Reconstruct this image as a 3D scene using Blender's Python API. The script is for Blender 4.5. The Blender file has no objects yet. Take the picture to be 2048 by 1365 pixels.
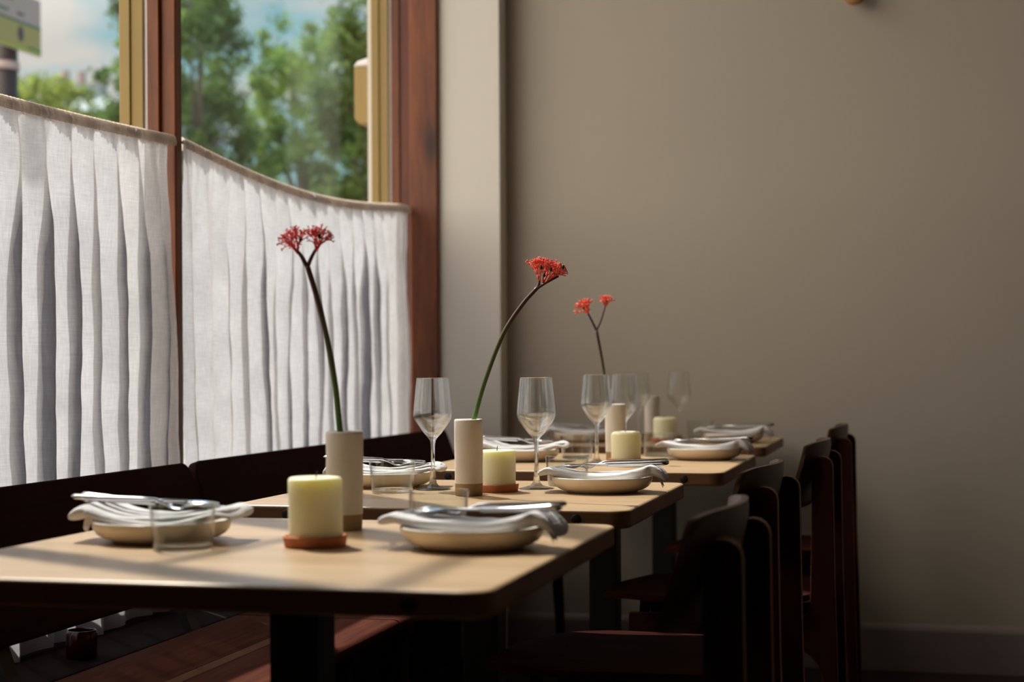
import bpy, bmesh, math, random
from mathutils import Vector, Matrix, noise
R = math.radians
PI = math.pi
sc = bpy.context.scene
col = sc.collection

# ------------------------------------------------------------------ camera
TH, ROLL, HC = R(14.05), R(0.32), 0.982
cd = bpy.data.cameras.new('camera')
cd.sensor_width = 36.0
cd.lens = 36.0 * 3300.0 / 2048.0
cd.shift_y = (734.0 - 682.5) / 2048.0
cd.clip_start, cd.clip_end = 0.05, 400
cd.dof.use_dof = True
cd.dof.focus_distance = 3.03
cd.dof.aperture_fstop = 3.9
cam = bpy.data.objects.new('camera', cd)
col.objects.link(cam)
cam.matrix_world = Matrix.Translation((0, 0, HC)) @ Matrix.Rotation(TH, 4, 'Z') @ Matrix.Rotation(PI / 2, 4, 'X') @ Matrix.Rotation(-ROLL, 4, 'Z')
sc.camera = cam

# ------------------------------------------------------------------ world, sun, exposure
sc.view_settings.view_transform = 'Standard'
sc.view_settings.look = 'None'
sc.view_settings.exposure = 0.0
sc.view_settings.gamma = 1.0
sc.view_settings.use_curve_mapping = False

SUN_E = 6.2
SKY_K = 0.9
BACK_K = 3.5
w = bpy.data.worlds.new('sky')
sc.world = w
w.use_nodes = True
nt = w.node_tree
nt.nodes.clear()


def N(nt, typ, **kw):
    n = nt.nodes.new(typ)
    for k, v in kw.items():
        if k in n.inputs.keys():
            n.inputs[k].default_value = v
        else:
            setattr(n, k, v)
    return n


L = nt.links.new
tc = N(nt, 'ShaderNodeTexCoord')
sep = N(nt, 'ShaderNodeSeparateXYZ')
L(tc.outputs['Generated'], sep.inputs[0])
rmp = N(nt, 'ShaderNodeValToRGB')
e = rmp.color_ramp.elements
e[0].position = 0.0
e[0].color = (0.42, 0.70, 0.74, 1)
e[1].position = 0.7
e[1].color = (0.20, 0.40, 0.68, 1)
e2 = rmp.color_ramp.elements.new(0.18)
e2.color = (0.33, 0.62, 0.70, 1)
L(sep.outputs['Z'], rmp.inputs[0])
mp = N(nt, 'ShaderNodeMapping')
mp.inputs['Scale'].default_value = (1, 1, 2.2)
mp.inputs['Location'].default_value = (0.35, 0.1, 0.05)
L(tc.outputs['Generated'], mp.inputs[0])
nz = N(nt, 'ShaderNodeTexNoise', Scale=6.0, Detail=7.0, Roughness=0.5)
L(mp.outputs[0], nz.inputs['Vector'])
cr = N(nt, 'ShaderNodeValToRGB')
cr.color_ramp.elements[0].position = 0.50
cr.color_ramp.elements[1].position = 0.61
L(nz.outputs['Fac'], cr.inputs[0])
mx = N(nt, 'ShaderNodeMixRGB')
mx.inputs[2].default_value = (0.80, 0.76, 0.71, 1)
L(cr.outputs[0], mx.inputs[0])
L(rmp.outputs[0], mx.inputs[1])
# extra glow added around the sun, out of view, for more daylight indoors
SD = Vector((-0.5, 0.5, 1.0)).normalized()
vd = N(nt, 'ShaderNodeVectorMath', operation='DOT_PRODUCT')
vd.inputs[1].default_value = SD
nrm = N(nt, 'ShaderNodeVectorMath', operation='NORMALIZE')
L(tc.outputs['Generated'], nrm.inputs[0])
L(nrm.outputs[0], vd.inputs[0])
mr = N(nt, 'ShaderNodeMapRange')
mr.inputs['From Min'].default_value = 0.70
mr.inputs['From Max'].default_value = 1.0
mr.inputs['To Min'].default_value = 1.0
mr.inputs['To Max'].default_value = 5.0
L(vd.outputs['Value'], mr.inputs['Value'])
# unseen sky glow added behind the camera to brighten the back wall
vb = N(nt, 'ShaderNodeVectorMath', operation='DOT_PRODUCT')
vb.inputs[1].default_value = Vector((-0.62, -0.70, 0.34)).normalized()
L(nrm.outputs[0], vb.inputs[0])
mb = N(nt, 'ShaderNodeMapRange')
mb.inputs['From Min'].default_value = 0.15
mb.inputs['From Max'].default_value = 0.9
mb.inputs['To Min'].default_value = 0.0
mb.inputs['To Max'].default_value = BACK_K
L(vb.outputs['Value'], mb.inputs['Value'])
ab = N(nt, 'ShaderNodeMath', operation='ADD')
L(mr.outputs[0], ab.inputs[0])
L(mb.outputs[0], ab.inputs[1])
ml = N(nt, 'ShaderNodeMath', operation='MULTIPLY')
ml.inputs[1].default_value = SKY_K
L(ab.outputs[0], ml.inputs[0])
bg = N(nt, 'ShaderNodeBackground')
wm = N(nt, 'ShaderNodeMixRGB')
wm.inputs[2].default_value = (0.84, 0.74, 0.63, 1)  # warm tint of the added glow behind the camera
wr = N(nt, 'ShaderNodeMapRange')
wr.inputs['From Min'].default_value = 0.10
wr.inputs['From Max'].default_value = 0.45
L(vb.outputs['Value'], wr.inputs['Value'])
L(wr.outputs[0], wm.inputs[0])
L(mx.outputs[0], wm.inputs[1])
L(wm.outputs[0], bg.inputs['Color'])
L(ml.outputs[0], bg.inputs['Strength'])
wo = N(nt, 'ShaderNodeOutputWorld')
L(bg.outputs[0], wo.inputs[0])

sl = bpy.data.lights.new('sun', 'SUN')
sl.energy = SUN_E
sl.angle = R(0.7)
sl.color = (1.0, 0.93, 0.82)
sun = bpy.data.objects.new('sun', sl)
col.objects.link(sun)
sun.rotation_euler = Vector((-0.5, 0.5, 1.0)).to_track_quat('Z', 'Y').to_euler()


# ------------------------------------------------------------------ materials
def mat(name):
    m = bpy.data.materials.new(name)
    m.use_nodes = True
    m.node_tree.nodes.clear()
    o = m.node_tree.nodes.new('ShaderNodeOutputMaterial')
    return m, m.node_tree, o


def principled(name, color, rough=0.5, metal=0.0, spec=0.5, vary=0.0, vscale=20.0, bump=0.0, bscale=200.0, coat=0.0, sss=None):
    m, t, o = mat(name)
    p = N(t, 'ShaderNodeBsdfPrincipled')
    p.inputs['Base Color'].default_value = (*color, 1)
    p.inputs['Roughness'].default_value = rough
    p.inputs['Metallic'].default_value = metal
    p.inputs['Specular IOR Level'].default_value = spec
    p.inputs['Coat Weight'].default_value = coat
    if sss:
        p.inputs['Subsurface Weight'].default_value = sss[0]
        p.inputs['Subsurface Radius'].default_value = sss[1]
        p.inputs['Subsurface Scale'].default_value = sss[2]
    c = N(t, 'ShaderNodeTexCoord')
    if vary:
        n = N(t, 'ShaderNodeTexNoise', Scale=vscale, Detail=5.0)
        t.links.new(c.outputs['Object'], n.inputs['Vector'])
        r = N(t, 'ShaderNodeMapRange')
        r.inputs['From Min'].default_value = 0.25
        r.inputs['From Max'].default_value = 0.75
        r.inputs['To Min'].default_value = 1 - vary
        r.inputs['To Max'].default_value = 1 + vary
        t.links.new(n.outputs['Fac'], r.inputs['Value'])
        v = N(t, 'ShaderNodeVectorMath', operation='SCALE')
        v.inputs[0].default_value = color
        t.links.new(r.outputs[0], v.inputs['Scale'])
        t.links.new(v.outputs[0], p.inputs['Base Color'])
    if bump:
        n = N(t, 'ShaderNodeTexNoise', Scale=bscale, Detail=4.0)
        t.links.new(c.outputs['Object'], n.inputs['Vector'])
        b = N(t, 'ShaderNodeBump', Strength=bump, Distance=0.002)
        t.links.new(n.outputs['Fac'], b.inputs['Height'])
        t.links.new(b.outputs[0], p.inputs['Normal'])
    t.links.new(p.outputs[0], o.inputs[0])
    return m


def wood(name, dark, light, axis='X', scale=6.0, rough=0.45, stretch=14.0, spec=0.4, knots=0.0, bump=0.15, coat=0.0):
    m, t, o = mat(name)
    p = N(t, 'ShaderNodeBsdfPrincipled')
    p.inputs['Roughness'].default_value = rough
    p.inputs['Specular IOR Level'].default_value = spec
    p.inputs['Coat Weight'].default_value = coat
    p.inputs['Coat Roughness'].default_value = 0.25
    c = N(t, 'ShaderNodeTexCoord')
    mpn = N(t, 'ShaderNodeMapping')
    s = [stretch, stretch, stretch]
    s['XYZ'.index(axis)] = 1.0
    mpn.inputs['Scale'].default_value = s
    t.links.new(c.outputs['Object'], mpn.inputs[0])
    n1 = N(t, 'ShaderNodeTexNoise', Scale=scale, Detail=8.0, Roughness=0.65, Distortion=0.6)
    n2 = N(t, 'ShaderNodeTexNoise', Scale=scale * 0.22, Detail=3.0)
    t.links.new(mpn.outputs[0], n1.inputs['Vector'])
    t.links.new(mpn.outputs[0], n2.inputs['Vector'])
    ad = N(t, 'ShaderNodeMath', operation='ADD')
    t.links.new(n1.outputs['Fac'], ad.inputs[0])
    t.links.new(n2.outputs['Fac'], ad.inputs[1])
    r = N(t, 'ShaderNodeValToRGB')
    r.color_ramp.elements[0].position = 0.35
    r.color_ramp.elements[0].color = (*dark, 1)
    r.color_ramp.elements[1].position = 0.65
    r.color_ramp.elements[1].color = (*light, 1)
    hv = N(t, 'ShaderNodeMath', operation='MULTIPLY')
    hv.inputs[1].default_value = 0.5
    t.links.new(ad.outputs[0], hv.inputs[0])
    t.links.new(hv.outputs[0], r.inputs[0])
    outc = r.outputs[0]
    if knots:
        vo = N(t, 'ShaderNodeTexVoronoi', Scale=3.2)
        mk = N(t, 'ShaderNodeMapping')
        ks = [2.2, 2.2, 2.2]
        ks['XYZ'.index(axis)] = 0.8
        mk.inputs['Scale'].default_value = ks
        t.links.new(c.outputs['Object'], mk.inputs[0])
        t.links.new(mk.outputs[0], vo.inputs['Vector'])
        kr = N(t, 'ShaderNodeValToRGB')
        kr.color_ramp.elements[0].position = 0.06
        kr.color_ramp.elements[0].color = (0.12, 0.07, 0.06, 1)
        kr.color_ramp.elements[1].position = 0.28
        kr.color_ramp.elements[1].color = (1, 1, 1, 1)
        t.links.new(vo.outputs['Distance'], kr.inputs[0])
        mm = N(t, 'ShaderNodeMixRGB', blend_type='MULTIPLY')
        mm.inputs[0].default_value = knots
        t.links.new(outc, mm.inputs[1])
        t.links.new(kr.outputs[0], mm.inputs[2])
        outc = mm.outputs[0]
    t.links.new(outc, p.inputs['Base Color'])
    b = N(t, 'ShaderNodeBump', Strength=bump, Distance=0.001)
    t.links.new(n1.outputs['Fac'], b.inputs['Height'])
    t.links.new(b.outputs[0], p.inputs['Normal'])
    t.links.new(p.outputs[0], o.inputs[0])
    return m


def thin_glass(name, tint=(0.97, 0.97, 0.97), k=0.75, base=0.045, rough=0.0):
    m, t, o = mat(name)
    tr = N(t, 'ShaderNodeBsdfTransparent')
    tr.inputs[0].default_value = (*tint, 1)
    gl = N(t, 'ShaderNodeBsdfGlossy')
    gl.inputs['Roughness'].default_value = rough
    lw = N(t, 'ShaderNodeLayerWeight', Blend=0.5)
    pw = N(t, 'ShaderNodeMath', operation='POWER')
    pw.inputs[1].default_value = 3.5
    t.links.new(lw.outputs['Facing'], pw.inputs[0])
    ma = N(t, 'ShaderNodeMath', operation='MULTIPLY_ADD')
    ma.inputs[1].default_value = k
    ma.inputs[2].default_value = base
    t.links.new(pw.outputs[0], ma.inputs[0])
    ms = N(t, 'ShaderNodeMixShader')
    t.links.new(ma.outputs[0], ms.inputs[0])
    t.links.new(tr.outputs[0], ms.inputs[1])
    t.links.new(gl.outputs[0], ms.inputs[2])
    t.links.new(ms.outputs[0], o.inputs[0])
    return m


def solid_glass(name, color=(1, 1, 1)):
    m, t, o = mat(name)
    g = N(t, 'ShaderNodeBsdfGlass', IOR=1.5, Roughness=0.0)
    g.inputs['Color'].default_value = (*color, 1)
    tr = N(t, 'ShaderNodeBsdfTransparent')
    ms = N(t, 'ShaderNodeMixShader')
    ms.inputs[0].default_value = 0.62
    t.links.new(tr.outputs[0], ms.inputs[1])
    t.links.new(g.outputs[0], ms.inputs[2])
    t.links.new(ms.outputs[0], o.inputs[0])
    return m


def linen(name, color=(0.9, 0.88, 0.87), transl=0.7, transp=0.06):
    m, t, o = mat(name)
    c = N(t, 'ShaderNodeTexCoord')
    d = N(t, 'ShaderNodeBsdfDiffuse')
    tl = N(t, 'ShaderNodeBsdfTranslucent')
    tr = N(t, 'ShaderNodeBsdfTransparent')
    n = N(t, 'ShaderNodeTexNoise', Scale=9.0, Detail=6.0, Roughness=0.6)
    t.links.new(c.outputs['Object'], n.inputs['Vector'])
    # woven threads: fine crossed noise
    m1 = N(t, 'ShaderNodeMapping')
    m1.inputs['Scale'].default_value = (1, 350, 30)
    m2 = N(t, 'ShaderNodeMapping')
    m2.inputs['Scale'].default_value = (1, 30, 350)
    t.links.new(c.outputs['Object'], m1.inputs[0])
    t.links.new(c.outputs['Object'], m2.inputs[0])
    a1 = N(t, 'ShaderNodeTexNoise', Scale=1.0, Detail=2.0)
    a2 = N(t, 'ShaderNodeTexNoise', Scale=1.0, Detail=2.0)
    t.links.new(m1.outputs[0], a1.inputs['Vector'])
    t.links.new(m2.outputs[0], a2.inputs['Vector'])
    s1 = N(t, 'ShaderNodeMath', operation='ADD')
    t.links.new(a1.outputs['Fac'], s1.inputs[0])
    t.links.new(a2.outputs['Fac'], s1.inputs[1])
    s2 = N(t, 'ShaderNodeMath', operation='ADD')
    t.links.new(s1.outputs[0], s2.inputs[0])
    t.links.new(n.outputs['Fac'], s2.inputs[1])
    r = N(t, 'ShaderNodeMapRange')
    r.inputs['From Min'].default_value = 1.0
    r.inputs['From Max'].default_value = 2.0
    r.inputs['To Min'].default_value = 0.78
    r.inputs['To Max'].default_value = 1.12
    t.links.new(s2.outputs[0], r.inputs['Value'])
    v = N(t, 'ShaderNodeVectorMath', operation='SCALE')
    v.inputs[0].default_value = color
    t.links.new(r.outputs[0], v.inputs['Scale'])
    t.links.new(v.outputs[0], d.inputs[0])
    t.links.new(v.outputs[0], tl.inputs[0])
    b = N(t, 'ShaderNodeBump', Strength=0.4, Distance=0.004)
    t.links.new(s2.outputs[0], b.inputs['Height'])
    t.links.new(b.outputs[0], d.inputs['Normal'])
    x1 = N(t, 'ShaderNodeMixShader')
    x1.inputs[0].default_value = transl
    x2 = N(t, 'ShaderNodeMixShader')
    x2.inputs[0].default_value = transp
    t.links.new(d.outputs[0], x1.inputs[1])
    t.links.new(tl.outputs[0], x1.inputs[2])
    t.links.new(x1.outputs[0], x2.inputs[1])
    t.links.new(tr.outputs[0], x2.inputs[2])
    t.links.new(x2.outputs[0], o.inputs[0])
    return m


def leafy(name, c1, c2):
    m, t, o = mat(name)
    oi = N(t, 'ShaderNodeTexCoord')
    n = N(t, 'ShaderNodeTexNoise', Scale=1.6, Detail=3.0)
    t.links.new(oi.outputs['Object'], n.inputs['Vector'])
    r = N(t, 'ShaderNodeValToRGB')
    r.color_ramp.elements[0].position = 0.35
    r.color_ramp.elements[0].color = (*c1, 1)
    r.color_ramp.elements[1].position = 0.65
    r.color_ramp.elements[1].color = (*c2, 1)
    t.links.new(n.outputs['Fac'], r.inputs[0])
    d = N(t, 'ShaderNodeBsdfDiffuse')
    tl = N(t, 'ShaderNodeBsdfTranslucent')
    t.links.new(r.outputs[0], d.inputs[0])
    t.links.new(r.outputs[0], tl.inputs[0])
    x = N(t, 'ShaderNodeMixShader')
    x.inputs[0].default_value = 0.5
    t.links.new(d.outputs[0], x.inputs[1])
    t.links.new(tl.outputs[0], x.inputs[2])
    t.links.new(x.outputs[0], o.inputs[0])
    return m


M = {}
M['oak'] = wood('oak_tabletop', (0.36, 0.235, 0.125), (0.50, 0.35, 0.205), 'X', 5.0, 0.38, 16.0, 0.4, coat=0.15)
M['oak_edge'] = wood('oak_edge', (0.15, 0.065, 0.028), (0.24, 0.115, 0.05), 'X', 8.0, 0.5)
M['walnut'] = wood('dark_walnut', (0.020, 0.0045, 0.0035), (0.050, 0.0105, 0.0075), 'Z', 5.0, 0.62, 12.0, 0.12)
M['walnut_back'] = wood('satin_walnut', (0.026, 0.008, 0.005), (0.070, 0.022, 0.012), 'Y', 5.0, 0.42, 12.0, 0.5)
M['walnut_seat'] = wood('matt_walnut_seat', (0.020, 0.0045, 0.0035), (0.045, 0.010, 0.007), 'X', 5.0, 0.8, 12.0, 0.02)
M['walnut_edge'] = wood('sawn_walnut_edge', (0.14, 0.055, 0.020), (0.26, 0.11, 0.042), 'Z', 8.0, 0.5, 12.0, 0.2)
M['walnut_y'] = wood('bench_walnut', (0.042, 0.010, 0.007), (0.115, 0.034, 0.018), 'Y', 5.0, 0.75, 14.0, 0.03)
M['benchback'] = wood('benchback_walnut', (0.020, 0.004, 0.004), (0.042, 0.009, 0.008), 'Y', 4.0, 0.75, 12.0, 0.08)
M['inlay'] = wood('inlay_maple', (0.11, 0.045, 0.020), (0.17, 0.070, 0.030), 'Y', 5.0, 0.7, 14.0, 0.05)
M['pine'] = wood('stained_pine', (0.075, 0.014, 0.005), (0.25, 0.070, 0.018), 'Z', 5.5, 0.42, 9.0, 0.4, knots=0.9)
M['pine2'] = wood('stained_pine_dark', (0.07, 0.012, 0.006), (0.16, 0.040, 0.014), 'Z', 5.5, 0.42, 9.0, 0.4)
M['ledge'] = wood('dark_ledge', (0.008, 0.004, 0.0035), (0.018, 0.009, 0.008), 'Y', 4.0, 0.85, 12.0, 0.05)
M['black_metal'] = principled('black_metal', (0.012, 0.010, 0.010), 0.5)
M['plug'] = principled('black_plug', (0.01, 0.008, 0.008), 0.55)
M['wall'] = principled('greige_plaster', (0.46, 0.415, 0.355), 0.9, spec=0.15, vary=0.03, vscale=1.5, bump=0.12, bscale=60)
M['pier'] = principled('pale_pier_paint', (0.74, 0.71, 0.66), 0.85, spec=0.15, vary=0.02, vscale=2, bump=0.05, bscale=80)
M['skirting'] = principled('skirting_paint', (0.26, 0.21, 0.21), 0.5, spec=0.4)
M['ceiling'] = principled('ceiling_paint', (0.72, 0.66, 0.58), 0.9, spec=0.1)
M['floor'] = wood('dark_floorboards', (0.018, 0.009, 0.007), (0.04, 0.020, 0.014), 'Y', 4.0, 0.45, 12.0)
M['yellow'] = principled('ochre_outdoor_paint', (0.31, 0.215, 0.062), 0.55, vary=0.05, vscale=4)
M['white_paint'] = principled('white_outdoor_paint', (0.8, 0.78, 0.8), 0.5)
M['seal'] = principled('dark_window_seal', (0.04, 0.035, 0.03), 0.6)
M['linen'] = linen('white_linen_curtain', (0.575, 0.58, 0.625), 0.55, 0.05)
M['header'] = linen('doubled_linen', (0.86, 0.76, 0.68), 0.5, 0.0)
M['napkin'] = linen('white_napkin', (0.80, 0.80, 0.83), 0.12, 0.0)
M['steel'] = principled('polished_steel', (0.72, 0.72, 0.74), 0.16, 1.0)
M['steel_dark'] = principled('brushed_steel', (0.45, 0.44, 0.45), 0.3, 1.0)
M['wax'] = principled('ivory_wax', (0.80, 0.79, 0.57), 0.45, spec=0.4, sss=(0.85, (1.0, 0.9, 0.5), 0.022))
M['terracotta'] = principled('terracotta', (0.50, 0.17, 0.075), 0.75, spec=0.3, vary=0.12, vscale=40)
M['plate'] = principled('cream_stoneware', (0.80, 0.68, 0.52), 0.38, spec=0.5, vary=0.03, vscale=30)
M['plate_rim'] = principled('white_plate_glaze', (0.82, 0.78, 0.72), 0.2, spec=0.5)
M['vase'] = principled('white_glazed_stoneware', (0.72, 0.66, 0.58), 0.5, spec=0.4, vary=0.05, vscale=25, bump=0.25, bscale=60)
M['vase_bare'] = principled('bare_tan_clay', (0.34, 0.235, 0.13), 0.85, spec=0.2, vary=0.08, vscale=60)
M['glass'] = thin_glass('thin_glass')
M['tumbler'] = thin_glass('tumbler_glass', (0.96, 0.972, 0.965), 0.95, 0.032)
M['solid_glass'] = solid_glass('solid_glass', (0.98, 0.99, 0.985))
M['pane'] = thin_glass('window_glass', (0.98, 0.99, 0.985), 0.35, 0.012)
M['wick'] = principled('charred_wick', (0.02, 0.018, 0.015), 0.9)
M['stem_green'] = principled('green_stem', (0.10, 0.26, 0.045), 0.35, spec=0.5)
M['red'] = principled('coral_red_petals', (0.68, 0.040, 0.035), 0.45)
M['red2'] = principled('orange_red_petals', (0.85, 0.11, 0.055), 0.45)
M['pod'] = principled('dark_green_pod', (0.03, 0.045, 0.02), 0.25)
M['jar'] = principled('dark_red_glass', (0.045, 0.003, 0.003), 0.10, spec=0.6, coat=0.3)
M['peg'] = wood('peg_oak', (0.36, 0.17, 0.06), (0.5, 0.26, 0.10), 'X', 6.0, 0.4)
M['leaf_a'] = leafy('leaf_a', (0.075, 0.17, 0.06), (0.30, 0.44, 0.12))
M['leaf_b'] = leafy('leaf_b', (0.035, 0.09, 0.045), (0.18, 0.29, 0.09))
M['leaf_c'] = leafy('leaf_c', (0.14, 0.20, 0.06), (0.36, 0.44, 0.12))
M['bark'] = principled('bark', (0.10, 0.09, 0.075), 0.9, vary=0.2, vscale=5)
M['asphalt'] = principled('pavement', (0.22, 0.21, 0.20), 0.9, vary=0.1, vscale=3)
M['brick'] = principled('grey_blue_render', (0.20, 0.25, 0.29), 0.9, vary=0.08, vscale=2)
M['slate'] = principled('pale_roof', (0.20, 0.27, 0.29), 0.8)
M['slate_dark'] = principled('slate_roof', (0.22, 0.26, 0.28), 0.8)
M['claypot'] = principled('chimney_clay', (0.35, 0.27, 0.27), 0.8)
M['pole'] = principled('black_pole_paint', (0.02, 0.014, 0.018), 0.4)


def stem_material(name, z0, z1):
    """green stem that grows purplish-brown towards its tip (its own colour)"""
    m, t, o = mat(name)
    c = N(t, 'ShaderNodeTexCoord')
    s = N(t, 'ShaderNodeSeparateXYZ')
    t.links.new(c.outputs['Object'], s.inputs[0])
    r = N(t, 'ShaderNodeMapRange')
    r.inputs['From Min'].default_value = z0
    r.inputs['From Max'].default_value = z1
    t.links.new(s.outputs['Z'], r.inputs['Value'])
    q = N(t, 'ShaderNodeValToRGB')
    q.color_ramp.elements[0].position = 0.15
    q.color_ramp.elements[0].color = (0.11, 0.27, 0.05, 1)
    q.color_ramp.elements[1].position = 0.9
    q.color_ramp.elements[1].color = (0.10, 0.045, 0.045, 1)
    t.links.new(r.outputs[0], q.inputs[0])
    p = N(t, 'ShaderNodeBsdfPrincipled')
    p.inputs['Roughness'].default_value = 0.35
    t.links.new(q.outputs[0], p.inputs['Base Color'])
    t.links.new(p.outputs[0], o.inputs[0])
    return m


# ------------------------------------------------------------------ builders
def link_mesh(name, bm, m, parent=None, smooth=True, bevel=0.0, subsurf=0, seg=2):
    bmesh.ops.recalc_face_normals(bm, faces=bm.faces)
    me = bpy.data.meshes.new(name)
    bm.to_mesh(me)
    bm.free()
    if isinstance(m, (list, tuple)):
        for x in m:
            me.materials.append(x)
    else:
        me.materials.append(m)
    if smooth:
        for p in me.polygons:
            p.use_smooth = True
    o = bpy.data.objects.new(name, me)
    col.objects.link(o)
    if parent:
        o.parent = parent
    if bevel:
        b = o.modifiers.new('bevel', 'BEVEL')
        b.width = bevel
        b.segments = seg
        b.limit_method = 'ANGLE'
        b.angle_limit = R(35)
    if subsurf:
        s = o.modifiers.new('subsurf', 'SUBSURF')
        s.levels = s.render_levels = subsurf
    return o


def finish(o, ang=40):
    me = o.data
    try:
        me.set_sharp_from_angle(angle=R(ang))
    except Exception:
        pass
    return o


def tag(o, label=None, cat=None, group=None, kind=None):
    if label:
        o['label'] = label
    if cat:
        o['category'] = cat
    if group:
        o['group'] = group
    if kind:
        o['kind'] = kind
    return o


def thing(name, loc, label, cat, group=None, rz=0.0):
    o = bpy.data.objects.new(name, None)
    o.empty_display_size = 0.05
    col.objects.link(o)
    o.location = loc
    o.rotation_euler = (0, 0, rz)
    return tag(o, label, cat, group)


def copy_tree(o, parent=None):
    c = o.copy()
    col.objects.link(c)
    if parent:
        c.parent = parent
    for ch in list(o.children):
        copy_tree(ch, c)
    return c


def box(bm, x0, x1, y0, y1, z0, z1, mi=0):
    v = [bm.verts.new((x, y, z)) for x in (x0, x1) for y in (y0, y1) for z in (z0, z1)]
    for f in ((0, 1, 3, 2), (4, 6, 7, 5), (0, 4, 5, 1), (2, 3, 7, 6), (0, 2, 6, 4), (1, 5, 7, 3)):
        bm.faces.new([v[i] for i in f]).material_index = mi
    return v


def lathe(bm, prof, n=48, wob=0.0, seed=0, mi=0, close=False, cx=0, cy=0, mfun=None):
    rings = []
    for k, (r, z) in enumerate(prof):
        if r < 1e-6:
            rings.append([bm.verts.new((cx, cy, z))])
        else:
            rg = []
            for i in range(n):
                a = 2 * PI * i / n
                rr = r
                if wob:
                    rr += wob * noise.noise(Vector((math.cos(a) * 1.3 + seed, math.sin(a) * 1.3, z * 18)))
                rg.append(bm.verts.new((cx + rr * math.cos(a), cy + rr * math.sin(a), z)))
            rings.append(rg)
    pairs = list(zip(rings[:-1], rings[1:]))
    if close:
        pairs.append((rings[-1], rings[0]))
    for k, (a, b) in enumerate(pairs):
        ii = mfun(k) if mfun else mi
        if len(a) == 1 and len(b) == 1:
            continue
        for i in range(n):
            j = (i + 1) % n
            if len(a) == 1:
                f = bm.faces.new((a[0], b[i], b[j]))
            elif len(b) == 1:
                f = bm.faces.new((a[i], b[0], a[j]))
            else:
                f = bm.faces.new((a[i], b[i], b[j], a[j]))
            f.material_index = ii
    return rings


def tube(bm, pts, rads, n=10, cap=True, mi=0, squash=None):
    pts = [Vector(p) for p in pts]
    if not isinstance(rads, (list, tuple)):
        rads = [rads] * len(pts)
    rings = []
    up = None
    for i, p in enumerate(pts):
        if i == 0:
            d = pts[1] - p
        elif i == len(pts) - 1:
            d = p - pts[i - 1]
        else:
            d = pts[i + 1] - pts[i - 1]
        d.normalize()
        if up is None:
            up = Vector((0, 0, 1)) if abs(d.z) < 0.9 else Vector((1, 0, 0))
        s = d.cross(up)
        s.normalize()
        up = s.cross(d)
        up.normalize()
        sq = squash[i] if squash else 1.0
        rings.append([bm.verts.new(p + rads[i] * (math.cos(2 * PI * k / n) * s + sq * math.sin(2 * PI * k / n) * up)) for k in range(n)])
    for a, b in zip(rings[:-1], rings[1:]):
        for k in range(n):
            bm.faces.new((a[k], a[(k + 1) % n], b[(k + 1) % n], b[k])).material_index = mi
    if cap:
        bm.faces.new(rings[0]).material_index = mi
        bm.faces.new(list(reversed(rings[-1]))).material_index = mi


def smooth_path(pts, k=6):
    P = [Vector(p) for p in pts]
    P = [2 * P[0] - P[1]] + P + [2 * P[-1] - P[-2]]
    out = []
    for i in range(1, len(P) - 2):
        for j in range(k):
            t = j / k
            a, b, c, d = P[i - 1], P[i], P[i + 1], P[i + 2]
            out.append(0.5 * ((2 * b) + (-a + c) * t + (2 * a - 5 * b + 4 * c - d) * t * t + (-a + 3 * b - 3 * c + d) * t ** 3))
    out.append(P[-2])
    return out


def prism(bm, outline, axis, lo, hi, mi=0):
    """extrude a 2D outline along an axis; outline coords are the two other axes in xyz order"""
    def pt(u, v, wv):
        return {'X': (wv, u, v), 'Y': (u, wv, v), 'Z': (u, v, wv)}[axis]
    a = [bm.verts.new(pt(u, v, lo)) for u, v in outline]
    b = [bm.verts.new(pt(u, v, hi)) for u, v in outline]
    n = len(outline)
    bm.faces.new(a).material_index = mi
    bm.faces.new(list(reversed(b))).material_index = mi
    for i in range(n):
        bm.faces.new((a[i], b[i], b[(i + 1) % n], a[(i + 1) % n])).material_index = mi


def rrect(x0, x1, y0, y1, r, k=6):
    """rounded rectangle; r may be one radius or four (x0y0, x1y0, x1y1, x0y1)"""
    if not isinstance(r, (list, tuple)):
        r = [r] * 4
    out = []
    for (cx, cy, a0, rr) in ((x0 + r[0], y0 + r[0], PI, r[0]), (x1 - r[1], y0 + r[1], 1.5 * PI, r[1]),
                             (x1 - r[2], y1 - r[2], 0, r[2]), (x0 + r[3], y1 - r[3], 0.5 * PI, r[3])):
        for i in range(k + 1):
            a = a0 + 0.5 * PI * i / k
            out.append((cx + rr * math.cos(a), cy + rr * math.sin(a)))
    return out


def bmbox(name, b, m, parent=None, bevel=0.0, kind=None):
    bm = bmesh.new()
    box(bm, *b)
    o = link_mesh(name, bm, m, parent, smooth=False, bevel=bevel)
    if kind:
        o['kind'] = kind
    return o


# ------------------------------------------------------------------ the room
X0, X1, Y0, Y1, ZC = -1.52, 4.6, -3.2, 5.44, 3.92
WY = [5.33, 3.53, 1.70]         # right jamb and mullions (Y)
S = 'structure'
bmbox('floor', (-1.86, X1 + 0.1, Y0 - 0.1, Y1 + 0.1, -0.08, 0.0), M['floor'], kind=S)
bmbox('ceiling', (-1.86, X1 + 0.1, Y0 - 0.1, Y1 + 0.1, ZC, ZC + 0.1), M['ceiling'], kind=S)
bmbox('wall_back', (-1.84, X1 + 0.1, Y1, Y1 + 0.12, 0, ZC), M['wall'], kind=S)
bmbox('wall_right', (X1, X1 + 0.1, Y0, Y1, 0, ZC), M['wall'], kind=S)
bmbox('wall_front', (-1.84, X1 + 0.1, Y0 - 0.1, Y0, 0, ZC), M['wall'], kind=S)
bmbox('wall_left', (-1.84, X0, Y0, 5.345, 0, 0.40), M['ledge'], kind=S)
bmbox('wall_left_rear', (-1.84, -1.60, Y0, 1.70, 0.43, ZC), M['wall'], kind=S)
bmbox('wall_pier', (-1.84, -1.377, 5.345, Y1, 0, ZC), M['pier'], kind=S)
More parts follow.
